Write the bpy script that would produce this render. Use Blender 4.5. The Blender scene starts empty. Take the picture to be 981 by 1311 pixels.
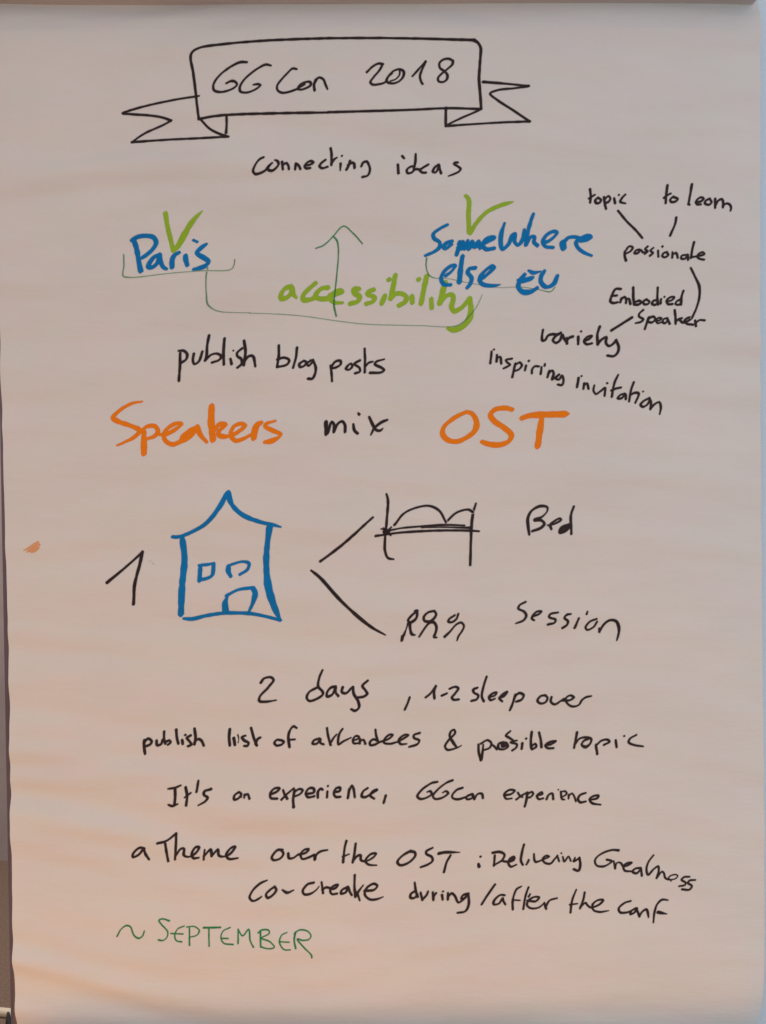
import bpy, math, random
import numpy as np
from mathutils import Vector

# ------------------------------------------------------------------ scale
K = 0.0007                 # metres per photograph pixel on the sheet (sheet about 0.68 m wide)
ZC = 1.25                  # height of the middle of the picture above the floor
def PX(x): return (x-490.5)*K
def PZ(y): return ZC-(y-655.5)*K

S = bpy.context.scene
# ------------------------------------------------------------------ camera
cd = bpy.data.cameras.new('camera'); cam = bpy.data.objects.new('camera', cd)
S.collection.objects.link(cam); S.camera = cam
CAMD = 1.0
cam.location = (0, -CAMD, ZC); cam.rotation_euler = (math.radians(90), 0, 0)
cd.sensor_fit = 'VERTICAL'; cd.sensor_height = 24
cd.lens = 24*CAMD/(1311*K)
cd.clip_start = 0.01; cd.clip_end = 60
S.render.resolution_x = 766; S.render.resolution_y = 1024
# ------------------------------------------------------------------ world and lamps
w = bpy.data.worlds.new('World'); S.world = w; w.use_nodes = True
bg = w.node_tree.nodes['Background']
bg.inputs[0].default_value = (1.0, .785, .67, 1); bg.inputs[1].default_value = 0.62
def area(name, loc, target, sx, sy, power, col):
    l = bpy.data.lights.new(name, 'AREA'); l.shape = 'RECTANGLE'; l.size = sx; l.size_y = sy
    l.energy = power; l.color = col
    o = bpy.data.objects.new(name, l); S.collection.objects.link(o); o.location = loc
    o.rotation_euler = (Vector(target)-Vector(loc)).to_track_quat('-Z', 'Y').to_euler()
    return o
area('low_cool_fill', (2.4, -2.6, .35), (0, 0, 1.3), 1.6, 1.2, 34, (.12, .72, 1.0))  # added cool fill, no window; low so paper ripples shade in brightness
area('warm_floor_lamp', (-.3, -.9, .05), (0, 0, .9), 1.2, .8, 12.8, (1.0, .40, .06))
area('high_window_light', (1.6, -1.9, 2.3), (0, 0, 1.4), 1.2, 1.2, 6.5, (.15, .50, 1.0))
area('back_room_fill', (-1.4, 1.9, 2.9), (-1.4, 2.0, 0), 1.2, .6, 55, (1.0, .90, .84))  # added fill that brightens the wall and carpet behind the easel
S.view_settings.view_transform = 'Standard'; S.view_settings.look = 'None'
S.view_settings.exposure = 0.0; S.view_settings.gamma = 1.0; S.view_settings.use_curve_mapping = False
S.render.engine = 'CYCLES'; S.cycles.transparent_max_bounces = 16

# ------------------------------------------------------------------ helpers
def link(o, parent=None):
    S.collection.objects.link(o)
    if parent: o.parent = parent
    return o
def mesh_obj(name, verts, faces, mat, parent=None, smooth=False):
    me = bpy.data.meshes.new(name); me.from_pydata([tuple(v) for v in verts], [], faces)
    me.materials.append(mat); me.validate()
    if smooth: me.polygons.foreach_set('use_smooth', [True]*len(me.polygons))
    return link(bpy.data.objects.new(name, me), parent)
def empty(name, loc):
    o = bpy.data.objects.new(name, None); o.location = loc; o.empty_display_size = .1; return link(o)
def tag(o, label=None, cat=None, group=None, kind=None):
    for k, v in (('label', label), ('category', cat), ('group', group), ('kind', kind)):
        if v: o[k] = v
    return o
def box_geo(c, s, bev=0.0):
    """box with chamfered edges along all sides (8 or 24 verts)"""
    cx, cy, cz = c; hx, hy, hz = s[0]/2, s[1]/2, s[2]/2
    import bmesh
    bm = bmesh.new(); bmesh.ops.create_cube(bm, size=1)
    for v in bm.verts: v.co = Vector((cx+v.co.x*2*hx, cy+v.co.y*2*hy, cz+v.co.z*2*hz))
    if bev > 0: bmesh.ops.bevel(bm, geom=bm.edges[:], offset=bev, segments=3, profile=.5, affect='EDGES')
    return bm
def bm_obj(name, bm, mat, parent=None, smooth=True):
    me = bpy.data.meshes.new(name); bm.to_mesh(me); bm.free(); me.materials.append(mat)
    if smooth:
        me.polygons.foreach_set('use_smooth', [True]*len(me.polygons))
    o = link(bpy.data.objects.new(name, me), parent)
    return o
def tube_geo(pts, r, n=16, cap=True):
    pts = [Vector(p) for p in pts]; V = []; F = []
    for i, p in enumerate(pts):
        d = (pts[min(i+1, len(pts)-1)]-pts[max(i-1, 0)]).normalized()
        a = d.cross(Vector((0.3, 1, 0.12))).normalized(); b = d.cross(a).normalized()
        rr = r[i] if isinstance(r, (list, tuple)) else r
        for k in range(n):
            t = 2*math.pi*k/n; V.append(p+a*math.cos(t)*rr+b*math.sin(t)*rr)
    for i in range(len(pts)-1):
        for k in range(n):
            F.append((i*n+k, i*n+(k+1) % n, (i+1)*n+(k+1) % n, (i+1)*n+k))
    F.append(tuple(range(n))[::-1]); F.append(tuple((len(pts)-1)*n+k for k in range(n)))
    return V, F

# ------------------------------------------------------------------ materials
def nodes(name):
    m = bpy.data.materials.new(name); m.use_nodes = True; nt = m.node_tree
    return m, nt, nt.nodes['Principled BSDF'], nt.nodes['Material Output']
def noise(nt, scale, detail=4, vec=None, mapping=None, rough=.5):
    n = nt.nodes.new('ShaderNodeTexNoise'); n.inputs['Scale'].default_value = scale
    n.inputs['Detail'].default_value = detail; n.inputs['Roughness'].default_value = rough
    tc = nt.nodes.new('ShaderNodeTexCoord')
    if mapping:
        mp = nt.nodes.new('ShaderNodeMapping'); mp.inputs['Scale'].default_value = mapping
        nt.links.new(tc.outputs['Object'], mp.inputs[0]); nt.links.new(mp.outputs[0], n.inputs['Vector'])
    else: nt.links.new(tc.outputs['Object'], n.inputs['Vector'])
    return n
def ramp(nt, src, stops):
    r = nt.nodes.new('ShaderNodeValToRGB'); e = r.color_ramp.elements
    while len(e) < len(stops): e.new(.5)
    for el, (p, c) in zip(e, stops): el.position = p; el.color = (*c, 1) if len(c) == 3 else c
    nt.links.new(src, r.inputs[0]); return r
def bump(nt, bsdf, parts):
    prev = None
    for src, strength, dist in parts:
        b = nt.nodes.new('ShaderNodeBump'); b.inputs['Strength'].default_value = strength
        b.inputs['Distance'].default_value = dist; nt.links.new(src, b.inputs['Height'])
        if prev: nt.links.new(prev.outputs[0], b.inputs['Normal'])
        prev = b
    nt.links.new(prev.outputs[0], bsdf.inputs['Normal'])
def paper_bump(nt, bsdf):
    a = noise(nt, 16, 5, mapping=(0.55, 1, 2.2)); b = noise(nt, 900, 3); c = noise(nt, 75, 4, mapping=(.6, 1, 1.4))
    bump(nt, bsdf, ((a.outputs[0], .8, .0032), (c.outputs[0], .45, .0005), (b.outputs[0], .3, .00006)))
def mat_paper():
    m, nt, b, out = nodes('paper')
    n = noise(nt, 9, 4, mapping=(1, 1, 1.8))
    r = ramp(nt, n.outputs[0], [(.3, (.765, .755, .745)), (.7, (.80, .79, .775))])
    # faint colour blotches like pulp variation
    n2 = noise(nt, 26, 3); r2 = ramp(nt, n2.outputs[0], [(.35, (.985, 1, .985)), (.65, (1.01, .985, 1.0))])
    mx = nt.nodes.new('ShaderNodeMixRGB'); mx.blend_type = 'MULTIPLY'; mx.inputs[0].default_value = 1
    nt.links.new(r.outputs[0], mx.inputs[1]); nt.links.new(r2.outputs[0], mx.inputs[2])
    nt.links.new(mx.outputs[0], b.inputs['Base Color'])
    b.inputs['Roughness'].default_value = .82; b.inputs['Specular IOR Level'].default_value = .25
    paper_bump(nt, b)
    return m
def mat_ink(name, col, dark, rough=.55, opac=1.0):
    m, nt, b, out = nodes(name)
    n = noise(nt, 420, 4); n2 = noise(nt, 60, 3)
    r = ramp(nt, n2.outputs[0], [(.3, dark), (.7, col)])
    nt.links.new(r.outputs[0], b.inputs['Base Color'])
    b.inputs['Roughness'].default_value = rough; b.inputs['Specular IOR Level'].default_value = .12
    paper_bump(nt, b)
    at = nt.nodes.new('ShaderNodeAttribute'); at.attribute_name = 'ink_amount'
    mp = nt.nodes.new('ShaderNodeMapRange'); mp.inputs[1].default_value = .3; mp.inputs[2].default_value = .7
    mp.inputs[3].default_value = opac*.955; mp.inputs[4].default_value = min(1, opac*1.02)
    nt.links.new(n.outputs[0], mp.inputs[0])
    mu = nt.nodes.new('ShaderNodeMath'); mu.operation = 'MULTIPLY'; mu.use_clamp = True
    nt.links.new(at.outputs['Fac'], mu.inputs[0]); nt.links.new(mp.outputs[0], mu.inputs[1])
    tr = nt.nodes.new('ShaderNodeBsdfTransparent'); mix = nt.nodes.new('ShaderNodeMixShader')
    nt.links.new(mu.outputs[0], mix.inputs[0]); nt.links.new(tr.outputs[0], mix.inputs[1]); nt.links.new(b.outputs[0], mix.inputs[2])
    nt.links.new(mix.outputs[0], out.inputs['Surface'])
    return m
def mat_plain(name, c1, c2, scale, rough=.6, metal=0, mapping=None, bs=.2, bd=.001, spec=.5):
    m, nt, b, out = nodes(name)
    n = noise(nt, scale, 5, mapping=mapping); r = ramp(nt, n.outputs[0], [(.3, c1), (.7, c2)])
    nt.links.new(r.outputs[0], b.inputs['Base Color'])
    b.inputs['Roughness'].default_value = rough; b.inputs['Metallic'].default_value = metal
    b.inputs['Specular IOR Level'].default_value = spec
    bump(nt, b, ((n.outputs[0], bs, bd),))
    return m
M_PAPER = mat_paper()
INK = {
 'black': mat_ink('black_marker', (.040, .028, .031), (.027, .018, .022), .6),
 'blue': mat_ink('blue_marker', (.001, .225, .60), (.001, .195, .54), .6, 1.0),
 'lime': mat_ink('lime_marker', (.36, .60, .040), (.33, .57, .03), .65, .98),
 'orange': mat_ink('orange_marker', (1.0, .27, .008), (1.0, .25, .008), .65, 1.0),
 'faint orange': mat_ink('faint_orange_marker', (.95, .42, .13), (.93, .37, .10), .6, 1.0),
 'green': mat_ink('dark_green_marker', (.012, .30, .09), (.01, .24, .07), .6, 1.0),
}
M_PANEL = mat_plain('whiteboard_enamel', (.80, .86, .93), (.83, .89, .95), 4, .3)
M_RAIL = mat_plain('brushed_rail', (.13, .12, .19), (.17, .155, .23), 30, .5, .15, mapping=(8, 8, .4), bs=.15)
M_CLAMP = mat_plain('clamp_wood', (.46, .44, .46), (.56, .51, .50), 14, .6, mapping=(.5, 8, 8), bs=.2)
M_SHADE_LEDGE = mat_plain('shade_ledge_wood', (.50, .24, .09), (.58, .30, .12), 12, .6, mapping=(.5, 8, 8))  # warm tone chosen to bounce orange onto the foot of the sheet
M_BLACK = mat_plain('black_plastic', (.012, .012, .014), (.03, .03, .034), 60, .4, bs=.3)
M_FLOOR = mat_plain('brown_carpet', (.13, .095, .075), (.19, .14, .11), 140, .95, bs=.6, bd=.004, spec=.1)
M_WALL = mat_plain('mauve_grey_wall', (.25, .21, .215), (.30, .255, .255), 6, .9, bs=.15, spec=.2)
M_CREAM = mat_plain('cream_plastic', (.52, .47, .38), (.62, .56, .46), 20, .6)

# ------------------------------------------------------------------ the room behind
fl = mesh_obj('floor', [(-6, -4, 0), (6, -4, 0), (6, 3, 0), (-6, 3, 0)], [(0, 1, 2, 3)], M_FLOOR); tag(fl, kind='structure')
wl = mesh_obj('wall', [(-6, 3, 0), (6, 3, 0), (6, 3, 3.2), (-6, 3, 3.2)], [(0, 1, 2, 3)], M_WALL)
tag(wl, kind='structure')

# ------------------------------------------------------------------ shape of the hanging paper
rng = np.random.RandomState(11)
WAVES = []
for i in range(60):
    lam = .020*(5.5**rng.uniform(0, 1))               # metres, along the height
    kz = 2*np.pi/lam; kx = 2*np.pi/rng.uniform(3.5*lam+.06, 14*lam+.1)*rng.choice([-1, 1, 1])
    WAVES.append((kx, kz, rng.uniform(0, 6.28), rng.uniform(.2, 1)*.040/kz))
def relief(x, z):
    """how far the paper stands out towards the viewer, metres"""
    h = np.zeros_like(x)
    warp = .012*np.sin(x*7+z*3)+.008*np.sin(x*13-z*5+1)
    for kx, kz, ph, a in WAVES:
        h = h+a*np.sin(kx*x+kz*(z+warp)+ph)
    left = np.clip((.15-x)/.5, 0, 1)                 # the free left side ripples most
    patch = .75+.45*np.sin(x*9+1.3*np.sin(z*6+.5))*np.sin(z*11+x*4+.8)      # ripples come and go
    h = h*(.60+.66*left)*patch
    # crease under the glued strip: above it the sheet leans back to the clamp
    zt = PZ(38); top = np.clip(z-zt, 0, None); h = h-top*.22
    # bottom curls away from the viewer
    zb = PZ(1235); bot = np.clip(zb-z, 0, None); h = h-bot**2*2.4
    # edges
    h = h+.0004*np.exp(-((x-PX(8))/.010)**2)
    h = h-.2*np.clip(x-PX(962), 0, None)**1.0*np.clip((PZ(1150)-z)/.1, 0, 1)
    h = h-.0015*np.exp(-((x-PX(985))/.03)**2)
    return h
LEFT = [(-40, -8), (300, -3), (440, 0.2), (500, 1.8), (540, 3.2), (600, 4.8), (680, 6.8), (700, 7.0), (722, 8.2), (790, 10.2), (850, 11.3), (900, 12.4),
        (980, 12.9), (1070, 14.0), (1110, 14.8), (1150, 16.2), (1210, 16.6), (1260, 17.6), (1290, 17.8), (1311, 18.8), (1360, 19)]
RIGHT = [(-40, 975.5), (0, 975.0), (300, 974), (600, 975), (800, 976.4), (1000, 979), (1100, 979.6), (1250, 980), (1290, 979), (1311, 976.5), (1360, 971)]
def edge(tab, y): return np.interp(y, [t[0] for t in tab], [t[1] for t in tab])
def sheet_mesh(name, y0, y1, dl, dr, back, nx, ny, mat, parent, thick=.0003, flat=0):
    ys = np.linspace(y0, y1, ny)
    # put a row exactly on the crease
    ys[np.argmin(abs(ys-38))] = 38
    u = np.linspace(0, 1, nx); u = u-.0*u
    L = edge(LEFT, ys)+dl; R = edge(RIGHT, ys)+dr
    X = L[:, None]+(R-L)[:, None]*u[None, :]; Y = np.repeat(ys[:, None], nx, 1)
    x = PX(X); z = PZ(Y); h = relief(x, z)
    if flat: h = h*(1-flat)-0
    front = np.stack([x, -(h-back), z], -1).reshape(-1, 3)
    rear = front.copy(); rear[:, 1] += thick
    V = np.concatenate([front, rear]); N = nx*ny
    idx = np.arange(N).reshape(ny, nx)
    a, b, c, d = idx[:-1, :-1].ravel(), idx[1:, :-1].ravel(), idx[1:, 1:].ravel(), idx[:-1, 1:].ravel()
    F = np.stack([a, b, c, d], 1).tolist()+np.stack([d+N, c+N, b+N, a+N], 1).tolist()
    ring = list(idx[:, 0])+list(idx[-1, 1:])+list(idx[::-1, -1][1:])+list(idx[0, ::-1][1:-1])
    for i in range(len(ring)):
        p, q = int(ring[i]), int(ring[(i+1) % len(ring)])
        F.append((p, p+N, q+N, q))
    o = mesh_obj(name, V, F, mat, parent, True)
    me = o.data                                       # crisp outer edge
    nf = 2*len(a)
    me.polygons.foreach_set('use_smooth', [i < nf for i in range(len(me.polygons))])
    me.set_sharp_from_angle(angle=math.radians(50))
    return o
sheet = sheet_mesh('flip_chart_sheet', -30, 1345, 0, 0, 0, 230, 460, M_PAPER, None)
tag(sheet, 'large white flip chart sheet covered with handwritten marker notes and drawings', 'paper sheet')
pad = empty('paper_pad', (0, .012, PZ(1345)))
tag(pad, 'blank paper sheets of the pad just showing behind the written sheet', 'paper pad')
for i, (dl, dr, bk) in enumerate(((-.5, .25, .0016), (.6, -1.0, .0030), (-.2, -2.0, .0045))):
    s = sheet_mesh('blank_sheet', -30, 1338-i*3, dl, dr, bk, 60, 150, M_PAPER, None, .0003)
    s.parent = pad; s.matrix_parent_inverse = pad.matrix_world.inverted()
    s.location = (0, -.012, -PZ(1345)); s.matrix_parent_inverse.identity()

# ------------------------------------------------------------------ the easel that carries it
easel = empty('easel', (0, .06, 0))
tag(easel, 'flip chart easel with pale board, dark left rail and brown clamp bar over the sheet', 'easel')
def child(o, par):
    o.parent = par; o.location = tuple(-c for c in par.location); return o
rot = -math.atan(.0205)
bt, bb = PZ(-30), PZ(1500)
RY = .026
def lx(y): return PX(-11.5+.0180*y)*(1+(RY-.008)/CAMD)                  # left edge of the board, a little out of plumb
#                                           # depth of the board face
p = mesh_obj('board_panel', [(lx(-30)+.004, RY, bt), (PX(1030), RY, bt), (PX(1034), RY, bb), (lx(1500)+.004, RY, bb),
                             (lx(-30)+.004, RY+.012, bt), (PX(1030), RY+.012, bt), (PX(1034), RY+.012, bb), (lx(1500)+.004, RY+.012, bb)],
             [(3, 2, 1, 0), (4, 5, 6, 7), (0, 1, 5, 4), (1, 2, 6, 5), (2, 3, 7, 6), (3, 0, 4, 7)], M_PANEL)
child(p, easel)
def rail(xf, wd):
    V = []; F = []
    prof = [(0, .018), (0, .004), (.0015, .0012), (.004, 0), (wd-.004, 0), (wd-.0015, .0012), (wd, .004), (wd, .018)]
    for y in (-30, 1500):
        for dx, dy in prof: V.append((xf(y)+dx, RY-.008+dy, PZ(y)))
    n = len(prof)
    for k in range(n): F.append((k, (k+1) % n, n+(k+1) % n, n+k))
    F.append(tuple(range(n))[::-1]); F.append(tuple(range(n, 2*n)))
    o = mesh_obj('side_rail', V, F, M_RAIL); child(o, easel); return o
rail(lx, .020); rail(lambda y: PX(1030), .020)
cb = bm_obj('clamp_bar', box_geo((PX(970)-.42, -.006, PZ(-17.3)), (.84, .034, .0255), .003), M_CLAMP); child(cb, easel)
for x in (-.31, .31):
    V, F = tube_geo([(x, -.022, PZ(-17)), (x, -.036, PZ(-17)), (x, -.040, PZ(-17))], [.010, .010, .008], 20)
    k = mesh_obj('clamp_knob', V, F, M_BLACK, None, False); child(k, easel)
def leg(pts, r=.012):
    V, F = tube_geo(pts, r, 16); o = mesh_obj('leg', V, F, M_BLACK, None, True); child(o, easel); return o
leg([(.30, .055, PZ(-20)), (.46, .10, 0.0)]); leg([(-.20, .055, PZ(-20)), (-.245, .09, .90), (-.30, .12, 0.0)]); leg([(0, .06, PZ(-20)), (0, .95, 0.0)])
tr = bm_obj('shade_ledge', box_geo((0, -.026, .735), (.66, .082, .012), .003), M_SHADE_LEDGE); child(tr, easel)  # unseen ledge, added to keep the low lamp off the sheet's bottom
lip = bm_obj('shade_ledge_lip', box_geo((0, -.068, .744), (.66, .006, .022), .002), M_RAIL); lip.parent = tr  # front lip of the added shading ledge

# things on the floor behind, seen past the left edge
def behind(px, py, depth):                            # a point seen at that pixel, at a distance behind the sheet
    t = (CAMD+depth)/CAMD
    return Vector((PX(px)*t, depth, ZC+(PZ(py)-ZC)*t))
dF = 1.25/((PZ(655.5)-PZ(1301))/CAMD)-CAMD
c = behind(2, 1301, dF)
pts = [Vector((c.x-1.2+i*.1, dF+.30-i*.028+.01*math.sin(i), .006)) for i in range(24)]
V, F = tube_geo([(p.x, p.y+((c.y-pts[12].y)), .010) for p in pts], .011, 12)
cab = mesh_obj('floor_cable', V, F, M_CREAM, None, True)
tag(cab, 'cream cable lying on the brown carpet at the lower left', 'cable')
q = behind(10.5, 1296, dF-.10)
V, F = tube_geo([(q.x, q.y, q.z+.0), (q.x+.001, q.y, q.z-.02), (q.x+.002, q.y, q.z-.05), (q.x+.003, q.y, max(.002, q.z-.12))], [.003, .007, .009, .013], 16)
ft = mesh_obj('black_leg_tip', V, F, M_BLACK, None, True)  # stands for the dark tip of an easel leg
tag(ft, 'small black peg-like leg tip standing on the carpet at the lower left corner', 'peg')

# ------------------------------------------------------------------ handwriting: ink laid on the sheet
STEP = .5                                             # photograph pixels
inkseed = [0]
def catmull(P):
    P = np.array(P, float)
    if len(P) == 1: return np.vstack([P, P+[.01, 0, 0]])
    out = []
    Q = np.vstack([2*P[0]-P[1], P, 2*P[-1]-P[-2]])
    for i in range(1, len(Q)-2):
        p0, p1, p2, p3 = Q[i-1:i+3]
        d = [max(1e-4, np.hypot(*(b-a)[:2])**.5) for a, b in ((p0, p1), (p1, p2), (p2, p3))]
        t0 = 0; t1 = d[0]; t2 = t1+d[1]; t3 = t2+d[2]
        n = max(2, int(np.hypot(*(p2-p1)[:2])/1.1))
        for t in np.linspace(t1, t2, n, endpoint=False):
            A1 = (t1-t)/(t1-t0)*p0+(t-t0)/(t1-t0)*p1; A2 = (t2-t)/(t2-t1)*p1+(t-t1)/(t2-t1)*p2; A3 = (t3-t)/(t3-t2)*p2+(t-t2)/(t3-t2)*p3
            B1 = (t2-t)/(t2-t0)*A1+(t-t0)/(t2-t0)*A2; B2 = (t3-t)/(t3-t1)*A2+(t-t1)/(t3-t1)*A3
            out.append((t2-t)/(t2-t1)*B1+(t-t1)/(t2-t1)*B2)
    out.append(P[-1]); return np.array(out)
def ink(name, label, color, parts, layer=0, parent=None, dens=1.0):
    """parts: (tile(x0, y0, zoom), pen width, 'x,y x,y ; ...') with the pen's path read off that tile"""
    inkseed[0] += 1; r = np.random.RandomState(inkseed[0])
    strokes = []; add = .02 if color == 'green' else .14
    for tile, wd, txt in parts:
        x0, y0, z = tile
        for st in txt.split(';'):
            pts = []
            for tok in st.split():
                v = [float(q) for q in tok.split(',')]
                pts.append((x0+v[0]/z, y0+v[1]/z, (v[2] if len(v) > 2 else wd)/z*1.05+add))
            if pts: strokes.append(catmull(pts))
    allp = np.vstack(strokes); mw = allp[:, 2].max()
    gx0 = math.floor(allp[:, 0].min()-mw-2); gy0 = math.floor(allp[:, 1].min()-mw-2)
    nx = int((allp[:, 0].max()+mw+2-gx0)/STEP)+2; ny = int((allp[:, 1].max()+mw+2-gy0)/STEP)+2
    GX = gx0+np.arange(nx)*STEP; GY = gy0+np.arange(ny)*STEP
    keep = np.ones((ny, nx)); best = np.full((ny, nx), 9.)
    for s in strokes:
        sd = np.full((ny, nx), 9.); ang = math.radians(r.uniform(30, 50)); ca, sa = math.cos(ang), math.sin(ang)
        n = len(s); wob = np.interp(np.arange(n), np.linspace(0, n, max(2, n//5)+2), r.uniform(.86, 1.12, max(2, n//5)+2))
        jx = np.interp(np.arange(n), np.linspace(0, n, max(2, n//6)+2), r.uniform(-.12, .12, max(2, n//6)+2))
        for i in range(n-1):
            a, b = s[i], s[i+1]
            ra = a[2]/2*wob[i]; rb = b[2]/2*wob[i+1]; m = max(ra, rb)+1.6
            i0 = max(0, int((min(a[0], b[0])-m-gx0)/STEP)); i1 = min(nx, int((max(a[0], b[0])+m-gx0)/STEP)+2)
            j0 = max(0, int((min(a[1], b[1])-m-gy0)/STEP)); j1 = min(ny, int((max(a[1], b[1])+m-gy0)/STEP)+2)
            X, Y = np.meshgrid(GX[i0:i1]-jx[i], GY[j0:j1]-jx[i]*.6)
            dx, dy = b[0]-a[0], b[1]-a[1]; L = dx*dx+dy*dy+1e-9
            t = np.clip(((X-a[0])*dx+(Y-a[1])*dy)/L, 0, 1)
            ex = X-a[0]-t*dx; ey = Y-a[1]-t*dy            # a worn chisel tip: rounded box, turned
            nu = np.abs(ex*ca-ey*sa)/1.13; nv = np.abs(ex*sa+ey*ca)/.90
            d = (nu**3+nv**3)**(1/3)-(ra+(rb-ra)*t)
            sd[j0:j1, i0:i1] = np.minimum(sd[j0:j1, i0:i1], d)
        cov = np.clip((.45-sd)/1.0, 0, 1); cov = cov*cov*(3-2*cov)
        single = {'lime': .93, 'orange': .96, 'green': .93}.get(color, .975)
        keep *= 1-cov*single*dens; best = np.minimum(best, sd)
    D = 1-keep
    use = best < .5
    cell = use[:-1, :-1] | use[1:, :-1] | use[:-1, 1:] | use[1:, 1:]
    node = np.zeros((ny, nx), bool); node[:-1, :-1] |= cell; node[1:, :-1] |= cell; node[:-1, 1:] |= cell; node[1:, 1:] |= cell
    idx = -np.ones((ny, nx), int); idx[node] = np.arange(node.sum())
    jj, ii = np.nonzero(node); x = PX(GX[ii]); z = PZ(GY[jj])
    h = relief(x, z)+.00016+.00003*layer
    V = np.stack([x, -h, z], 1)
    cj, ci = np.nonzero(cell)
    F = np.stack([idx[cj, ci], idx[cj+1, ci], idx[cj+1, ci+1], idx[cj, ci+1]], 1).astype(np.int32)
    me = bpy.data.meshes.new(name)
    me.vertices.add(len(V)); me.vertices.foreach_set('co', V.astype(np.float32).ravel())
    me.loops.add(F.size); me.loops.foreach_set('vertex_index', F.ravel())
    me.polygons.add(len(F)); me.polygons.foreach_set('loop_start', np.arange(0, F.size, 4, dtype=np.int32))
    me.polygons.foreach_set('use_smooth', np.ones(len(F), bool))
    me.update(calc_edges=True)
    at = me.attributes.new('ink_amount', 'FLOAT', 'POINT'); at.data.foreach_set('value', D[node].astype(np.float32))
    me.materials.append(INK[color])
    o = bpy.data.objects.new(name, me); link(o, parent or sheet)
    if label: o['label'] = label
    return o
Z5 = 981/196
def T(x, y, w=196): return (x, y, 981/w)
W_ = 'handwritten_word'
# --- banner and title
B1 = T(140, 30, 280); B2 = T(420, 30, 280)
ban = ink('banner_drawing', 'black outline of a ribbon banner round the title', 'black', [
 (B1, 10.5, "402,428 392,350 378,230 366,150 375,130 410,112 500,98 700,80 850,72 981,67 ; 402,428 460,417 530,410 700,404 981,400"),
 (B2, 10.5, "0,67 200,65 400,67 560,71,12 655,74,13 ; 655,74,13 672,85 685,108,13 683,160 678,250 684,330 687,380 ; 0,399 200,394 400,388 530,381 620,382 687,384")], 0)
ink('banner_tail', 'left tail of the ribbon banner', 'black', [(B1, 9.5, "402,324 300,340 170,368 90,390 ; 90,390 60,402 100,406 180,412 240,422 277,435 ; 277,435 240,455 160,490 125,512 100,530 ; 100,530,11 250,520 400,513 533,505 ; 410,430 450,470 500,495 533,505 ; 526,412 526,450 523,488,12")], 1, ban)
ink('banner_tail', 'right tail of the ribbon banner', 'black', [(B2, 9.5, "697,262,12 800,270 900,280 ; 900,280,12 840,290 760,300 728,316 760,345 830,390 905,440 ; 905,440,11 800,444 650,454 530,462 ; 529,380,12 528,462 ; 530,460 600,425 660,398 687,384")], 1, ban)
A = T(260, 60); B = T(440, 60)
ink(W_, 'black title GG Con', 'black', [(A, 14, "282,98,12 240,98 190,120 130,160 85,205 65,245 70,275 110,287 160,278 200,258 217,238 205,220 180,216 148,230,11 ; 435,118,11 405,112 370,125 310,165 260,210 235,255 240,285 275,293 320,280 355,258 367,243 350,236 322,240,10 ; 600,140,13 575,136 540,165 500,210 475,250 478,278 505,295 540,293 580,280 605,270 ; 605,272 620,245 655,225 688,225 690,245 660,265 625,275 608,268 650,240 ; 720,208 712,245 716,280 ; 714,235 740,195 770,205 785,240 798,272,9")])
ink('handwritten_number', 'black title number 2018', 'black', [(B, 14, "150,160 185,128 225,108 252,112 ; 252,112 230,150 190,195 172,225 185,240 225,238 265,225 290,185 325,152 360,144 385,158 382,190 355,220 315,233 278,222 280,200 310,170 ; 360,150,9 358,178,9 335,205,9 300,218,9 ; 442,188 480,145 525,95 ; 525,95 505,140 490,190 498,225 507,238 ; 700,90,12 675,77 640,82 615,105 618,135 645,155 665,180 660,210 635,226 608,220 605,200 625,175 665,142 698,110 700,90")])
C = T(310, 180); D = T(440, 180)
ink(W_, 'black word connecting', 'black', [(C, 14.5, "140,112 115,125 85,165 72,200 85,216 115,212 150,195 172,168 195,150,12 ; 180,165,12 166,188 190,197 218,182 236,158 230,138 212,130,10 ; 258,142 263,188 ; 262,162 285,150 298,165 302,187 ; 346,152 341,188 ; 346,152 362,162 375,186 ; 405,163 435,160 458,145 445,136 420,145 402,168 412,182 438,180 ; 535,128 508,150 498,170 515,181 548,172 ; 568,48 574,90 573,160 ; 573,150 590,125 608,112,10 ; 632,150 630,195,9 ; 641,100 ; 692,132 682,165 670,190 ; 680,160 705,145 718,150 722,178 ; 765,168 778,142 800,137 812,155 820,190 805,226 772,236")])
ink(W_, 'black word ideas', 'black', [(D, 14.5, "348,155 352,212 ; 376,97 388,112 ; 462,82 461,130 450,182 ; 455,165 430,168 405,190 410,210 435,207 460,185 490,185 515,170 543,152 ; 535,158 508,175 490,192 505,206 527,207 ; 608,152 585,170 572,200 590,204 605,180 612,155 616,180 625,210 ; 732,137,14 712,138,14 708,146,15 728,160 750,178,15 742,195 712,212 672,228,9")])
# --- Paris / accessibility / somewhere else EU
P_ = T(140, 260, 180); E_ = T(340, 280, 280); F_ = T(340, 340); G_ = T(470, 330); H = T(530, 240); I = T(640, 270)
ink(W_, 'blue word Paris', 'blue', [(P_, 29, "160,258,26 200,236,26 260,228,28 310,240 325,275 300,320 260,360 230,380,24 ; 175,268 190,320 205,400 222,475,30 ; 345,362 310,380 280,425 275,448,28 305,448 335,420 350,375 ; 350,360 360,410 380,450 402,462,20 ; 440,450 440,400 455,365 485,346,24 ; 532,368,28 536,400 546,435,24 ; 585,255,16 612,268,18 ; 675,285,22 640,312 612,345 625,362 665,385 693,410 680,435 635,455 590,465,18")], 3)
ink('check_mark', 'lime green check mark above the word Paris', 'lime', [(P_, 28, "390,68 405,150 425,250 446,330 ; 450,330,30 475,300,34 520,220,36 575,135,32 612,92,24 650,55,8")], 1)
GB = 4.6
ink('bracket_line', 'thin green bracket under the blue word Paris', 'green', [(P_, 5, "100,358,9 103,440,8 100,512,9 135,520,7 190,520,6 400,495 650,475 850,465,6 870,440,7 877,395,8")], 4, dens=.72)
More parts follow.
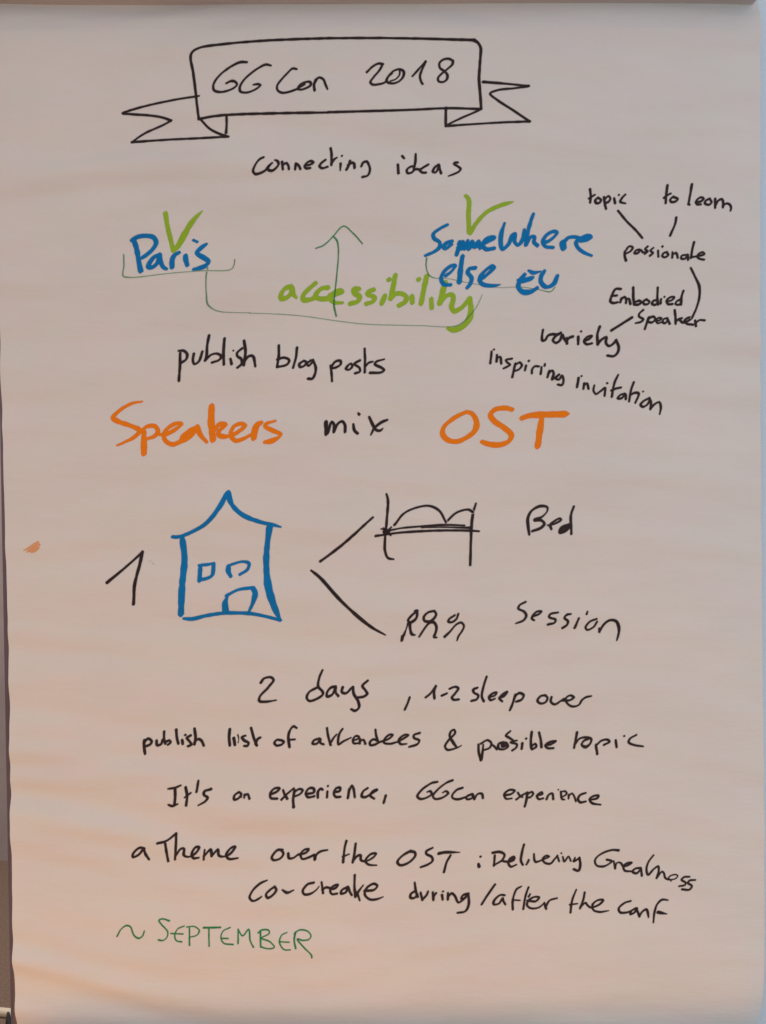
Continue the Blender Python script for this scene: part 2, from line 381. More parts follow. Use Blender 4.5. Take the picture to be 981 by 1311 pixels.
ink('bracket_line', 'long thin green bracket from Paris to the lime word', 'green', [(P_, 5, "688,455,11 677,520,8 680,640,8 690,710,10 740,748,6 780,758,5.5 830,762,5 981,765,4.5"), (E_, 3.0, "-72,423 0,425 100,430 200,440 300,455 440,472 600,478 700,480 820,485 870,475,4 920,430,4 950,390 972,342")], 4, dens=.72)
ink('bracket_line', 'thin green bracket under the blue words else EU', 'green', [(H, 5.5, "82,450,9 78,500,8 86,540,8 100,565,7 130,580 220,585,4 330,608,4 430,625,4 550,642,4 680,638,4 800,655,5 875,668,7 905,640,6")], 1, dens=.7)
ink('arrow_drawing', 'thin green arrow pointing up from the lime word', 'green', [(E_, 5.5, "225,132 260,118 300,80 350,32 395,65 435,110 ; 303,76,7 320,95,7 327,130 325,200 318,280 310,350 308,390,7 317,436,7")], 5, dens=.9)
ink(W_, 'lime green word accessibility', 'lime', [(F_, 27, "165,138 130,148 102,185 102,212 135,208 165,180 172,145 176,180 198,208,16 ; 320,118 275,155 242,195 242,220 275,222 310,212 ; 400,143 360,150 328,180 322,202 360,215 405,212 ; 400,145 ; 415,190 455,185 495,172,22 485,162 455,165 425,190 418,218 445,238,22 495,240,16 ; 598,152 568,152,24 572,178 603,200 592,230 545,245 ; 690,157 660,168 655,185 700,205 688,232 648,245 ; 765,195 745,245 ; 792,92,30 ; 832,65,28 818,140,28 803,212 ; 806,208 835,182 880,184 903,205 893,235 858,255"),
 (G_, 27, "288,247 290,288 ; 332,140,28 ; 382,120,29 365,200,28 347,295 ; 412,265 415,322 ; 500,162,32 485,220,30 466,295 ; 468,290 510,245 545,238 553,265 542,315 558,343 605,322 650,270 ; 656,262 666,330 650,400,34 600,448,34 550,462,30 518,452,18")], 0)
ink('check_mark', 'lime green check mark above the word SomeWhere', 'lime', [(H, 26, "332,56,22 350,75 350,180 355,285 ; 362,292 400,230 460,165 540,122,24 600,103,20 636,94,7")], 1)
ink(W_, 'blue word SomeWhere', 'blue', [(H, 22, "215,240,18 170,262 125,298 130,325 165,350 165,380 130,410 74,435,18 ; 243,345 208,357,26 190,380 205,390 240,365 ; 292,348 283,400 275,430,24 ; 290,360 315,348 325,395,20 345,340,20 ; 340,360,24 352,395,24 372,345,20 392,380,26 415,345,20 425,390,18 ; 292,385,34 345,372,38 420,370,32 ; 430,365 470,348 515,322,24 495,318 455,338 440,368 462,395 515,390,20 ; 580,230,16 562,290 556,350,26 568,395 605,365 632,305 648,298 645,345 668,370 698,330 708,272,18 ; 765,170,20 745,230 725,310 718,368,24 ; 722,360 750,318 772,318 770,352 792,372"),
 (I, 22, "282,205 310,195 350,165,20 365,138,20 345,132 300,155 275,200 292,228 342,235,18 ; 403,205,36 408,238,34 ; 410,205 435,175 475,168 520,178 ; 520,190,30 560,182,30 580,168,26 560,160 520,175 490,200 495,228 530,262,20 588,288,14")], 2)
ink(W_, 'blue word else', 'blue', [(H, 23, "205,565 240,540,20 265,500,18 235,505 188,548 175,590 195,622 235,625,20 ; 312,440,26 300,520,30 292,605,30 ; 393,515,22 355,522 345,545 370,580 360,620 342,642 ; 425,590 470,558 512,512,24 500,505 450,540 420,588 440,620 490,630,20 530,628,16 555,622,6")], 3)
ink(W_, 'blue word EU', 'blue', [(I, 24, "158,408 128,450,28 120,490 148,520,28 200,518,28 238,495 ; 115,442,14 165,440,24 212,426,20 ; 150,450,28 200,435,24 ; 185,382,16 215,396,22 262,388,12 ; 285,385,22 265,420 265,458 298,488 345,468,26 370,415,22")], 3)
# --- word map on the right
J = T(740, 230); K2 = T(740, 220, 210); Lt = T(770, 340); Mt = T(680, 400); N = T(610, 430)
ink(W_, 'black word topic in the small word map', 'black', [(J, 14, "78,60 82,105 78,148 ; 72,120 85,112 108,97 ; 128,115 112,132 116,150 138,148 148,130 130,116 ; 168,112 172,150 180,188 ; 172,128 195,105 208,118 198,140 178,150 ; 232,118 238,150 ; 262,97 ; 305,95 282,118 272,142 305,152,11")])
ink(W_, 'black word to', 'black', [(J, 14, "575,35 568,90 563,150 ; 553,115 572,100 596,88 ; 612,108 592,128 598,142 628,138 640,122 614,110")])
ink(W_, 'black word learn', 'black', [(J, 14, "732,28,16 722,90 708,158 ; 715,160,13 ; 757,145 790,138 806,120 790,112 760,135 762,157 788,158"), (K2, 13, "790,158 765,172 760,188 785,196 800,180 788,160 ; 822,160 822,215 ; 823,200 840,172 862,162 870,180 868,212 ; 868,205 890,188 910,195 917,215 913,232,10")])
ink('connecting_line', 'line from topic down to passionate', 'black', [(J, 14, "257,200 310,265 370,325 412,375")])
ink('connecting_line', 'short line below to learn', 'black', [(J, 13, "630,243 622,285 590,360,15")])
ink('connecting_line', 'curved line from passionate to Speaker', 'black', [(Lt, 13, "573,15,11 600,70 628,130,15 630,200,16 610,270 580,335")])
ink('connecting_line', 'short thick line between Speaker and variety', 'black', [(Lt, 17, "64,416 130,375 196,333")])
ink(W_, 'black word passionate', 'black', [(J, 13, "300,462 300,490 308,518,15 ; 303,458 328,428 350,435 338,458 308,474 ; 392,450 370,455 362,472 385,470 400,452 415,466 ; 446,430 430,446 446,460 428,476 ; 420,466,9 436,466 ; 482,438 464,456 480,470 462,488 ; 512,455 516,494 ; 541,430,14 ; 570,465 548,472 540,490 558,498 578,482 568,466 ; 606,466 604,500 ; 606,482 628,470 636,485 640,502 ; 690,482 665,488 662,506 688,505 702,480 706,514 ; 742,402,14 732,450 724,502 ; 724,498 760,492 810,478 798,466 770,480 766,498 788,510 808,513")])
ink(W_, 'black word Embodied', 'black', [(Lt, 14, "125,150 92,150 68,190 58,230 75,240 105,235 ; 65,195 100,192 ; 130,208 122,236 ; 127,215 150,202 160,215 158,240 ; 160,218 176,212 186,246 ; 205,140 205,200 210,250 ; 212,235 245,225 256,236 235,250 212,250 ; 290,217 270,230 275,248 300,245 308,230 290,218 ; 362,140 360,200 364,250 ; 360,222 335,225 325,245 345,252 362,236 ; 383,215 380,243 ; 405,200,12 ; 418,232 455,220 468,202 445,202 420,225 428,246 455,246 ; 527,162 515,200 512,250 ; 512,215 482,230 476,246 500,250 515,228")])
ink(W_, 'black word Speaker', 'black', [(Lt, 14, "268,285 245,305 240,325 268,345 255,360 218,370,11 ; 305,332 290,370 277,408 ; 300,340 333,327 345,343 325,365 296,362 ; 350,358,12 374,350,12 383,338,12 364,336,12 350,354,13 360,371,13 386,363,11 ; 422,338,12 398,344,12 391,364 408,370 424,350,12 ; 422,340 436,374 ; 470,285 475,340 475,375 ; 476,360 498,342 515,338 ; 500,348 520,366 560,352 578,335 552,336 532,355 545,373 588,380 ; 600,352 605,390 ; 603,368 630,350 660,352")])
ink(W_, 'black word variety', 'black', [(Mt, 15, "76,112 70,160 73,180 92,176 108,150 135,140 165,142 190,132 ; 190,132 155,155 140,180 160,195 185,180 200,145 212,170 228,190 ; 228,165 230,200 ; 230,182 245,162 268,155 ; 302,155 302,203 ; 320,122,13 ; 345,182 375,168 388,152 358,158 340,185 355,203 390,198 ; 440,92 425,140 428,205 ; 428,203 450,175 482,160 480,195 500,215 528,200 545,178 ; 545,178 562,220 555,258 530,280 490,276")])
ink(W_, 'black slanting word inspiring', 'black', [(N, 13.5, "98,100 90,175 ; 112,87 ; 133,122 130,165 ; 132,142 153,135 160,178 ; 228,146 190,155 200,172 216,184 175,208 ; 250,175 240,220 230,265 ; 250,186 278,170 292,188 272,215 240,226 ; 318,190 312,222 ; 336,160 ; 355,240 358,215 376,195 402,196 ; 418,200 412,245 ; 440,180 438,192 ; 468,225 455,265 ; 460,245 485,222 495,240 485,280 515,258 530,248 ; 528,250 510,275 530,280 548,255 558,285 548,315 522,312")])
ink(W_, 'black slanting word invitation', 'black', [(N, 13.5, "655,270 645,330 ; 674,258 ; 690,305 686,340 ; 688,320 708,305 719,340 ; 755,318 750,350 765,372 795,355 820,335 ; 826,335 822,385 ; 838,303"), (Mt, 14, "558,400,12 535,450 518,540 ; 515,500 545,488 575,482 ; 600,520 570,530 555,550 580,550 605,525 607,555 ; 658,448 640,500 628,570 ; 635,530 665,515 690,520 668,578 ; 718,507,12 ; 758,548 720,570 702,592 715,605 745,590 760,562 757,548 768,575 765,620 ; 765,618 790,590 822,575 832,610 825,652,9")])
# --- publish blog posts
Q = T(215, 430); R = T(340, 430)
ink(W_, 'black word publish above Speakers', 'black', [(Q, 15.5, "80,110 80,180 72,288 ; 68,96,13 100,95 125,118 118,152 80,178 ; 168,115 162,160 172,182 200,165 222,100,13 ; 262,-5 252,60 250,120 240,160 ; 240,158 280,122 318,115 344,133 330,155 285,172 ; 362,15 358,100 360,185 ; 340,132,12 358,132 ; 402,148 410,182 ; 420,95,11 ; 475,80 445,110 446,130 472,150 474,180 448,204 ; 488,30 498,100 488,190 ; 488,172 518,132 545,130 562,196")])
ink(W_, 'black word blog', 'black', [(R, 15, "85,60 85,130 76,200 ; 78,152 118,140 152,155 138,185 80,200 ; 202,75 195,140 178,205 ; 245,160 218,182 222,200 250,192 262,168 245,160 ; 290,158 266,180 278,192 304,166 ; 303,155 322,200 318,245 300,275 274,275")])
ink(W_, 'black word posts', 'black', [(R, 14.5, "418,190,12 424,240 427,292,12 ; 420,205 448,165 480,160 482,182 455,202 432,208 ; 525,195 515,212 535,217 556,195 548,178 525,192 ; 605,158 570,180 602,205 605,230 575,240 ; 635,80 638,150 636,234 ; 640,195 662,172 688,165,11 ; 762,150,11 712,165 702,182 745,205 760,220 740,234 670,237")])
# --- Speakers mix OST
S_ = T(135, 505); U = T(300, 505); V_ = T(410, 510); X_ = T(550, 505)
ink(W_, 'orange word Speakers', 'orange', [(S_, 24, "235,45,11 170,57,18 100,95,24 50,150,26 80,172,26 160,200,24 220,232,26 190,270,24 120,308,18 78,326,13 ; 248,242,28 248,320,32 248,380,32 ; 238,228 270,205 320,205 338,235 320,265 270,285,18 ; 345,258,16 390,255 445,228 490,190,22 460,186,22 410,210 378,250 385,295 430,320 490,300 ; 488,290 550,250 575,220,26 535,235 492,275 495,298 545,270 588,215,30 ; 590,210,30 610,260,28 650,305,18 ; 680,72,32 680,180,34 690,290,34 ; 705,225 730,192 770,195,26 730,235,24 725,258 755,270 800,265,18 855,238 895,200,24 870,188,20 822,210 805,258 830,295 870,290 930,260,18"),
 (U, 32, "125,280 132,235 150,195 175,182,22 ; 265,170,13 205,190,22 200,205,22 255,235,22 298,255,22 278,280,22 240,298 195,305,20")])
ink(W_, 'black word mix', 'black', [(V_, 18, "38,152,22 38,232,18 ; 48,222 75,152 88,165 88,215 ; 90,212 112,165 142,148 158,168 160,215,16 ; 213,165,14 220,205 240,225,16 ; 244,95,12 250,103,16 ; 315,120,13 335,165 360,203 385,206 402,192,8 ; 430,138,15 390,155 350,188 325,234,9")])
ink(W_, 'orange word OST', 'orange', [(X_, 28, "235,112,22 160,150,26 95,205,26 84,250,28 112,288 170,302,24 240,275 295,225,32 300,170,32 270,122,26 230,112,16 ; 530,98,22 490,88,26 420,97 390,128 412,168 480,215 525,260,32 510,298 450,322 380,318 336,303,22 ; 592,152,26 640,136,32 720,130,36 800,128,34 868,126,34 882,125,20 897,124,5 ; 718,160,30 708,230,36 694,332,36")])
# --- 1, house, bed, people
Y_ = T(125, 615, 246); Z_ = T(390, 615, 245); AA = T(500, 760, 120)
ink('handwritten_number', 'large black figure 1 beside the house', 'black', [(Y_, 14, "52,520,16 130,455 226,368 ; 228,366 215,430 192,530 184,632")])
hs = ink('house_drawing', 'blue marker drawing of a house', 'blue', [(Y_, 20, "382,288,14 410,289,16 480,264,18 560,215,20 620,142,22 658,72,24 ; 666,65,26 685,120,20 740,175,20 830,212,18 900,228,16 936,238,8 ; 432,295,24 443,400,28 432,550,28 426,682,28 ; 878,240,28 862,380,26 868,520,30 898,630,30 930,710,14 ; 438,706,12 480,708,16 560,690,16 650,678,16 780,680,16 860,695,14 934,714,14")])
ink('drawn_window', 'left window of the drawn house', 'blue', [(Y_, 16, "525,438,18 521,512,20 ; 516,434,10 560,430,14 594,424,12 ; 592,430,16 585,485,16 560,500 520,508,14")], 1, hs)
ink('drawn_window', 'right window of the drawn house', 'blue', [(Y_, 16, "668,438,22 668,465,22 680,490,18 ; 682,430,14 740,415,13 772,424 765,455 728,480,15")], 1, hs)
ink('drawn_door', 'door of the drawn house', 'blue', [(Y_, 18, "655,668,26 652,625,24 664,592,12 ; 660,588,16 720,558,14 790,548,16 ; 795,552,22 806,575,26 798,615,22 775,668,10")], 1, hs)
ink('branch_line', 'black line rising from the house towards the bed', 'black', [(Z_, 13, "82,415,14 200,325,15 350,190,12")])
ink('branch_line', 'black line falling from the house towards the three figures', 'black', [(Z_, 14, "33,462,10 80,500,15 200,630,14 340,750,14 415,793,6")])
bd = ink('bed_drawing', 'black marker drawing of a bed', 'black', [(Z_, 12, "365,285,12 420,277,10 500,267,11 700,257,10 850,258,11 895,261,8 ; 392,248,7 430,256,9 500,244,9 600,236,11 720,228,11 820,231,9 ; 600,243,5 700,240,6 800,242,8 855,243,13 ; 405,245,9 442,282,9 ; 445,240,8 405,278,9 ; 415,262,24 430,262,20")])
ink('drawn_bed_post', 'left post of the drawn bed', 'black', [(Z_, 11.5, "420,70,9 428,100,12 422,200 413,300 413,360 428,398 458,405,7")], 1, bd)
ink('drawn_bed_post', 'right post of the drawn bed', 'black', [(Z_, 12, "878,118,8 862,180 854,280 850,435,12")], 1, bd)
ink('drawn_pillow', 'large hump on the drawn bed', 'black', [(Z_, 11, "462,228,12 510,170 580,138 640,131,12 690,155 725,215,10")], 1, bd)
ink('drawn_pillow', 'small hump on the drawn bed', 'black', [(Z_, 11, "728,212 780,165 840,150 862,162")], 1, bd)
ink('stick_figure', 'left stick figure of three', 'black', [(AA, 23, "262,192,26 210,240,28 185,280 205,300 245,282,30 275,240 278,185 ; 262,180,28 280,175,24 ; 185,305,20 165,370,14 140,435,22 ; 128,445,30 118,492,26 ; 205,310,26 207,370,24 225,425,26 258,434,14")])
ink('stick_figure', 'middle stick figure of three', 'black', [(AA, 23, "455,180,26 395,195 350,240,26 355,282 400,292,26 450,265,30 478,215,22 462,182,22 ; 302,452,22 350,375,20 405,308,24 450,298,28 480,340,24 475,400,22 460,455,24 485,460,16")])
ink('stick_figure', 'right stick figure of three', 'black', [(AA, 24, "670,225,26 615,265 605,292 640,298 690,262 708,212,22 ; 570,450,30 620,400,22 690,322,20 740,302,22 768,335,22 750,390,22 712,445,20 698,490,14")])
BB = T(640, 630); CC = T(640, 755)
ink(W_, 'black word Bed', 'black', [(BB, 15, "188,272,13 182,220,18 180,170,18 203,122,16 260,90,18 305,97,14 306,120,12 272,158,14 228,176,22 ; 228,178,24 268,182,16 285,202,16 265,228,18 208,250,16 ; 306,213,10 350,203,14 393,178,14 386,169,12 345,190,16 324,212,17 330,238,12 ; 442,212,24 400,228,28 385,258,22 415,248,24 445,220,22 ; 475,92,13 457,150,16 458,268,14")], dens=.97)
ink(W_, 'black word Session', 'black', [(CC, 14, "165,78 127,98 118,120 155,140 168,165 150,195 103,215,11 ; 212,168 250,155 265,138 235,140 210,165 205,185 220,195,11 ; 372,145,11 322,156 315,175 355,190 350,210 308,222,17 ; 455,155,11 427,160 412,180 435,200 430,225 402,245,15 ; 506,182 480,245 ; 560,138,10 555,155,13 ; 618,187 575,205 550,242 562,258 600,240 622,205 ; 638,248 640,272 ; 640,268 665,225 705,195,16 745,202,18 763,240,17 760,290,13 750,325,8")])
# --- lower lines
DD = T(310, 850); EE = T(500, 860); FF = T(590, 860)
ink('handwritten_number', 'black figure 2 before days', 'black', [(DD, 15, "122,120 140,94 185,86 202,102 165,155 ; 165,155 115,208 112,236 150,241 220,231,8")])
ink(W_, 'black word days', 'black', [(DD, 15, "515,40,14 495,90 488,145 515,175,16 518,195 470,228 430,236 415,215 430,180 482,150 ; 600,145 570,152 545,182 545,208 578,196 600,150 600,182 618,205 ; 645,150 640,180 665,188 708,148 ; 712,148 716,190 745,240 750,278 725,300 700,290,12 ; 805,108 772,142 790,168 802,190 780,208 735,216")])
ink('handwritten_comma', 'black comma after 2 days', 'black', [(EE, 13, "123,162 110,200 92,242")])
ink('handwritten_number', 'black number range 1-2', 'black', [(EE, 14.5, "227,163 255,140 290,94 ; 290,92,16 280,130 282,170 ; 330,152,16 362,138,13 ; 380,108 415,96 435,106 415,138 393,165 405,178 436,176")])
ink(W_, 'black word sleep', 'black', [(EE, 14.5, "557,102 530,115 535,133 562,150 552,175 518,185 ; 617,32 592,110 585,160 597,187 ; 632,160,13 668,150,13 678,132,14 655,137,14 632,160 640,180 668,172,12 ; 697,165 730,152 747,128,14 720,142 698,170 715,188,12 ; 800,145 785,195 765,246 ; 795,158 825,135 852,148 842,175 805,190")])
ink(W_, 'black word over beside sleep', 'black', [(FF, 14, "545,150 510,155 490,185 510,202 540,195 555,165 535,148 ; 580,160 576,190 600,208 640,185 658,172 ; 640,185,10 700,180 722,162 700,150 672,170 682,202 715,222 755,212,11 775,180 800,162 835,154,9")])
GG = T(170, 920); HH = T(340, 920); II = T(520, 920); JJ = T(640, 920)
ink(W_, 'black word publish in the lower lines', 'black', [(GG, 15.5, "72,138 72,180 78,228 ; 72,155 98,130 120,145 112,165 80,180 ; 152,142 156,172 180,165 190,138 ; 200,85 200,130 208,162 ; 206,152 235,142 242,155 225,168 ; 278,72 282,120 292,162 ; 316,138 320,164 ; 335,106 ; 370,110 348,125 366,150 375,168 355,178 ; 395,65 402,120 395,165 ; 397,152 420,132 440,142 455,174")])
ink(W_, 'black word list', 'black', [(GG, 15.5, "622,68 618,120 622,173 ; 648,125 655,170 ; 674,105,8 680,130,5 676,155,5 ; 722,110 700,120 715,140 742,155 735,175 715,175 ; 758,60 775,120 795,172 ; 787,162 800,132 818,122")])
ink(W_, 'black word of', 'black', [(HH, 15, "105,140 75,136 58,155 70,172 105,165 118,148 100,138 ; 200,60,12 180,50 157,75 147,120 154,182 ; 150,136,12 190,133,11")])
ink(W_, 'black word attendees', 'black', [(HH, 14, "345,127 310,140 302,160 330,160 352,130 352,155 373,165 ; 395,60 402,110 418,170 ; 415,162 435,125 455,102,12 ; 494,66 475,95 466,130 468,165 500,145 548,122,10 ; 560,140,12 592,130,12 600,117,12 580,111,12 561,134,13 566,158,13 594,158,11 ; 606,130 605,160 ; 608,145 628,136 640,162 ; 705,70,13 710,110 722,150 ; 720,145 695,133 670,150 672,170 705,165 730,152 790,130 815,105 798,102 765,130 760,155 800,162 845,150,10 ; 850,148 895,122 915,106 890,105 855,135 865,163 905,163,10"), (II, 14, "88,92,13 50,106 52,125 85,140 75,163 20,182,13")])
ink('ampersand', 'black ampersand', 'black', [(II, 14, "355,172,7 325,188,12 265,200,15 250,180,13 280,130 315,92 308,72 290,80 280,110 300,150,18 325,185,12")])
ink(W_, 'black corrected word possible', 'black', [(II, 14, "464,165 466,215 480,268,16 ; 495,168,11 490,215 484,265 ; 482,160 520,138 546,155 538,185 500,202 ; 548,165,10 565,178 582,198 ; 625,150 595,160 592,190 625,198 652,180 640,155 612,162 ; 620,175,22 635,175,20 ; 668,80,12 640,108 660,122 685,138,11 ; 710,140,10 672,152 710,165 705,188 682,204 ; 745,158 742,195 ; 770,128,15 ; 805,85 800,140 803,190 ; 803,180 828,162 835,180 808,198 ; 852,88 862,130 868,185 ; 892,172 930,165 960,145,12 925,150 893,172 908,190 945,190,12")])
ink(W_, 'black word topic beside possible', 'black', [(JJ, 14, "495,88 485,140 477,188 ; 480,168 510,130 548,120 585,130,16 580,158 550,182,20 525,168 540,142 572,128 ; 615,165,10 620,195 625,228 ; 615,175 650,142 690,135 702,148 668,168 ; 743,138 748,183 ; 798,112,13 ; 875,105 833,130 826,152 858,168 918,178,10")])
KK = T(200, 990); LL = T(335, 990); MM = T(510, 990); NN = T(620, 990)
ink(W_, "black word It's", 'black', [(KK, 15.5, "78,98,12 120,92 158,76,12 ; 122,95 124,150 120,200 ; 80,200,12 105,208 140,195,12 ; 190,88 200,140 195,203 ; 186,152,12 222,124,12 ; 272,46,13 260,118 ; 352,100 310,115 308,135 332,153 318,175 272,203,10")])
ink(W_, 'black word an', 'black', [(KK, 14, "530,120 503,140 502,164 525,160 547,130 530,118 ; 545,130,10 548,150,9 ; 568,132,10 566,155,10 ; 568,140 588,132 600,160")])
ink(W_, 'first black word experience with comma', 'black', [(LL, 14, "62,132 100,115 115,96 85,96 58,125 60,155 102,160 ; 138,106 150,135 166,160 ; 206,95,12 165,130 130,165 ; 212,105 204,160 207,212,16 ; 210,120 240,100 263,106 248,130 215,145 ; 292,130 335,120 335,98 305,95 284,128 298,150 338,145 ; 362,155 362,118 380,98 392,104 ; 422,115 420,152 ; 425,82 ; 468,118 502,112 503,92 478,96 463,125 475,148 506,148 ; 562,100 554,155 ; 560,118 578,80 590,100 598,150 ; 680,95 650,115 642,145 665,150 700,132 ; 700,130 738,106,18 715,112 697,140 722,160,12 ; 795,140 783,188")])
ink(W_, 'black words GGCon in the lower lines', 'black', [(MM, 13.5, "250,55 215,62 150,105 122,145 140,162 180,155 215,130 205,113 185,118,10 ; 348,45 310,60 250,105 222,145 235,162 280,155 320,125 305,113 285,122,10 ; 412,92 375,105 345,140 350,158 385,165 430,152 ; 470,132 435,150 440,165 475,155 475,132 ; 480,138 488,164 ; 488,162 510,130,11 535,130 542,158,12")])
ink(W_, 'second black word experience', 'black', [(NN, 13.5, "135,140 175,130 195,110 160,106 128,135 140,162 176,160,11 ; 215,122,11 230,145 245,152,11 ; 277,120,11 240,142 206,167 ; 277,122 270,170 260,214 ; 275,135 305,118 313,130 295,152 272,155 ; 342,140 372,132 368,120 338,145 350,165 376,160 ; 400,165 412,138 435,128 442,165 ; 475,104,10 ; 490,116,11 498,164,11 514,168,9 ; 492,118,10 518,114,11 528,130,11 505,148,10 ; 540,162,11 542,136,11 ; 542,142,11 562,128,11 575,145,11 587,179,10 ; 650,125 615,138 600,165 615,185 650,180,11 ; 685,168 725,158 730,142 700,145 675,165 690,190 746,201,10")])
OO = T(155, 1065); PP = T(330, 1065); QQ = T(490, 1065); RR = T(610, 1065); TT = T(740, 1075)
ink(W_, 'black letter a before Theme', 'black', [(OO, 15, "150,108 120,102 75,145 75,162 110,150 145,108 ; 145,105,13 158,145 180,178")])
ink(W_, 'black word Theme', 'black', [(OO, 15, "235,72 290,58 350,14,13 ; 285,75 292,130 302,190,13 ; 352,12 353,80 346,178,13 ; 348,155 385,108 405,108 403,148 430,160,11 480,135 500,100 480,98 455,140 465,168 500,165,10 ; 537,115,12 530,178,12 ; 532,155 575,115 582,148 ; 582,155 620,115 628,150 655,158,11 700,140 730,100,16 705,105 675,145 690,172 750,168,9")])
ink(W_, 'black word over beside Theme', 'black', [(PP, 14, "160,118 125,120 90,165 100,182 145,172 165,140 148,118 ; 195,140 200,170 225,170 262,145 ; 262,150 310,135 325,115 300,118 275,145 285,175 330,165 360,150 ; 362,152 366,180 ; 366,178 375,150 400,130 447,120,9")])
ink(W_, 'black word the beside OST', 'black', [(PP, 13.5, "568,62 555,120 548,195 ; 545,160,11 585,145,9 ; 628,80 620,140 610,195 ; 612,185 640,155 660,152 662,180 690,188,11 745,160 758,140 725,143 690,185 710,208 762,213,9")])
ink(W_, 'black word OST in the lower lines', 'black', [(QQ, 15, "180,122 130,150 95,190 110,212 160,200 210,150 205,130 175,125 ; 320,102,13 280,125 280,140 315,160 320,185 290,208 245,225 ; 360,138,17 400,130,16 460,130,11 495,130,5 ; 435,150 410,195 393,256")])
ink('handwritten_colon', 'black colon after OST', 'black', [(QQ, 14, "627,158,13 ; 614,205 618,222,18")])
ink(W_, 'black word Delivering', 'black', [(RR, 13, "118,150 112,216 ; 105,133,15 150,128,15 180,145 165,180 118,210 ; 165,186,10 200,190 240,178 240,160,16 215,170 205,200 220,222 256,210,10 ; 222,185,18 235,172,16 ; 305,80 290,140 285,185 297,210 ; 335,180 322,208 ; 368,140,10 372,180 380,192 430,175,10 465,158 445,152 425,175 440,198 475,203 500,175,11 520,150,9 ; 517,150,9 530,188,11 ; 545,136,10 ; 553,158,9 563,190,11 590,157,10 605,186,11 ; 632,165,11 625,188 655,172 ; 660,165 666,215 655,250 625,240")])
ink(W_, 'black word Greatness', 'black', [(TT, 12.5, "260,68,15 220,65 150,90 110,130 120,165 165,172 200,155 218,138 185,128 ; 230,138,10 240,185 ; 238,178 252,148,10 275,150 290,170 330,160 345,148 320,150 292,170 300,198 340,203,11 ; 402,182 370,185 350,205 375,216 400,195 ; 405,190 410,232 ; 485,100,10 455,140 440,190 450,225 485,190 515,172 518,200 505,246 ; 505,244 540,205 552,215 560,245 588,256,9 630,247,9 640,230,9 614,224,9 582,243,9 598,266,7 ; 715,238 680,240 665,258 690,275 685,290 650,298 ; 752,258,10 715,262 705,278 730,295 715,320 668,318")])
UU = T(305, 1110); VV = T(510, 1110); WW = T(600, 1120); XX = T(690, 1120)
ink(W_, 'black word Co-create', 'black', [(UU, 14, "185,85,10 140,105 90,155 75,195 95,215 125,205 150,188,10 ; 235,125 205,145 180,175 190,195 220,180 245,145 235,122,11 ; 285,145,12 315,162,16 355,147,10 ; 485,98,15 445,110 415,150 425,172 460,170 500,145,11 520,122,6 ; 535,95,12 545,165 ; 540,142 565,128 592,132 ; 592,142 628,130 640,112 612,118 590,145 600,170 635,168 ; 700,125 665,145 660,168 690,160 705,125 715,155 728,178 ; 748,50,13 746,120 752,190,16 ; 755,185 775,150 802,115,9 ; 762,160,15 780,215,9 ; 810,150 870,145 892,118 870,105 822,135 812,175 840,205 880,207 930,190,7")])
ink(W_, 'black word during', 'black', [(VV, 14, "105,98,11 112,150 125,190 ; 108,152 80,172 80,196 105,196 122,175 ; 143,162 155,212 ; 155,208 180,180 190,155 ; 222,160 225,212 ; 225,192 242,165 ; 280,178 285,210 ; 287,155,12 ; 318,165 318,210 ; 320,190 342,168 362,185 385,228 410,215 450,170 ; 440,172 415,182 405,205 432,198 ; 450,175 452,240 430,285 380,295,12")])
ink('handwritten_slash', 'black slash before after', 'black', [(VV, 13.5, "620,112 580,170 535,240")])
ink(W_, 'black word after', 'black', [(VV, 13.5, "682,182 655,180 615,215 612,240 645,235 670,200 672,215 686,240 ; 788,125,11 760,142 740,185 733,235 735,272 ; 735,212,11 782,215,8 ; 835,130,11 815,190 802,270"), (WW, 13, "375,165,9 ; 385,140,14 395,125,10 ; 378,165 430,170,15 452,145 425,142 385,165 375,195 400,215 450,210 482,185,9 ; 485,180 497,218 ; 495,205 520,165 568,150,9")])
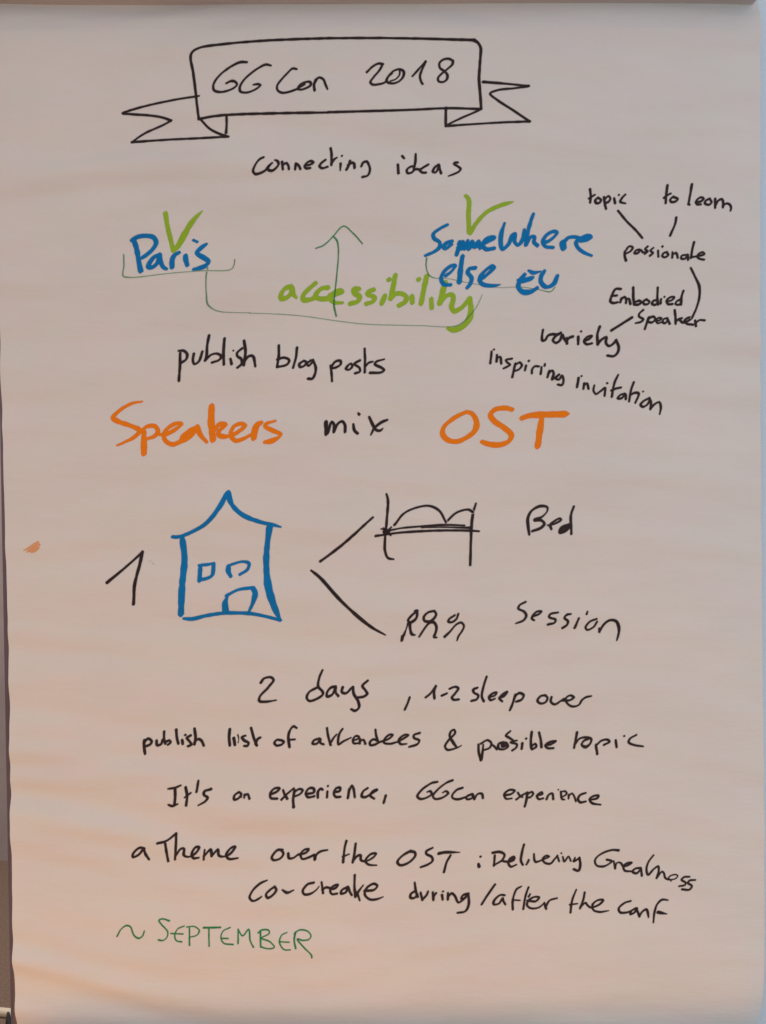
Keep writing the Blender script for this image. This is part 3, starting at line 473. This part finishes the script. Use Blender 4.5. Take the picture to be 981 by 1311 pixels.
ink(W_, 'black word the in the last black line', 'black', [(WW, 13, "690,95,10 665,160 653,242 ; 650,192 698,185,9 ; 745,112,11 735,160 715,215 ; 718,205 750,180 762,195 785,210 845,185,15 862,162 830,162 795,190 800,225 840,238 898,230,6")])
ink(W_, 'black word conf', 'black', [(XX, 13.5, "588,168 550,180 512,215 520,240 560,242 590,232,10 ; 618,215 590,235 588,252 615,240 628,215 ; 625,215 635,240 645,268 ; 645,262 665,235 690,222 698,240 703,272,9 ; 828,162,7 790,160 755,195 740,250 734,305,10 ; 765,240,18 785,244,16 820,251,6")])
YY = T(135, 1160); ZZ = T(260, 1160)
ink('tilde_mark', 'dark green wavy mark before September', 'green', [(YY, 8.5, "75,195 100,150 135,124,11 160,130 185,190 215,207,10 240,190 250,160")])
ink(W_, 'dark green word September in capitals', 'green', [(YY, 8.5, "412,93,10 370,80 345,88 360,115 400,165 395,200 370,220 342,217,10 ; 505,127 465,145 445,190 455,220 490,228 ; 420,175 498,178 ; 540,135 540,250 ; 522,133 570,130 602,155 588,185 545,198 ; 630,138,11 738,137,11 ; 663,140 666,255 ; 800,138 755,160 742,200 760,235 820,243 ; 745,205 788,205 ; 852,150 852,238 ; 850,150 880,188 918,150 930,220 950,260,10"),
 (ZZ, 8.5, "368,165,10 371,258 ; 355,170 375,155 420,155 425,172 375,200 ; 375,205 430,225 458,260 420,270 370,257 ; 538,168 505,185 492,230 520,275 560,278 ; 492,225 552,228 ; 592,165,10 586,220,10 595,270,10 ; 585,175 620,153 670,160 693,190 680,210 640,217 605,208 650,265 695,315 697,333")])
OS = (0, 560, 5.467)
ink('ink_smudge', 'small faint orange smudge near the left edge', 'faint orange', [(OS, 24, "172,792,8 215,768,20 266,735,22 ; 195,800,12 240,778,26 277,752,18 ; 222,806,10 250,792,16 276,772,10")], dens=.62)
ink('ink_speck', 'tiny faint specks beside the figure 1', 'black', [(Y_, 4, "265,412,3 ; 278,418,3 ; 286,428,4 ; 272,408,2.5 ; 283,424,3")], dens=.4)
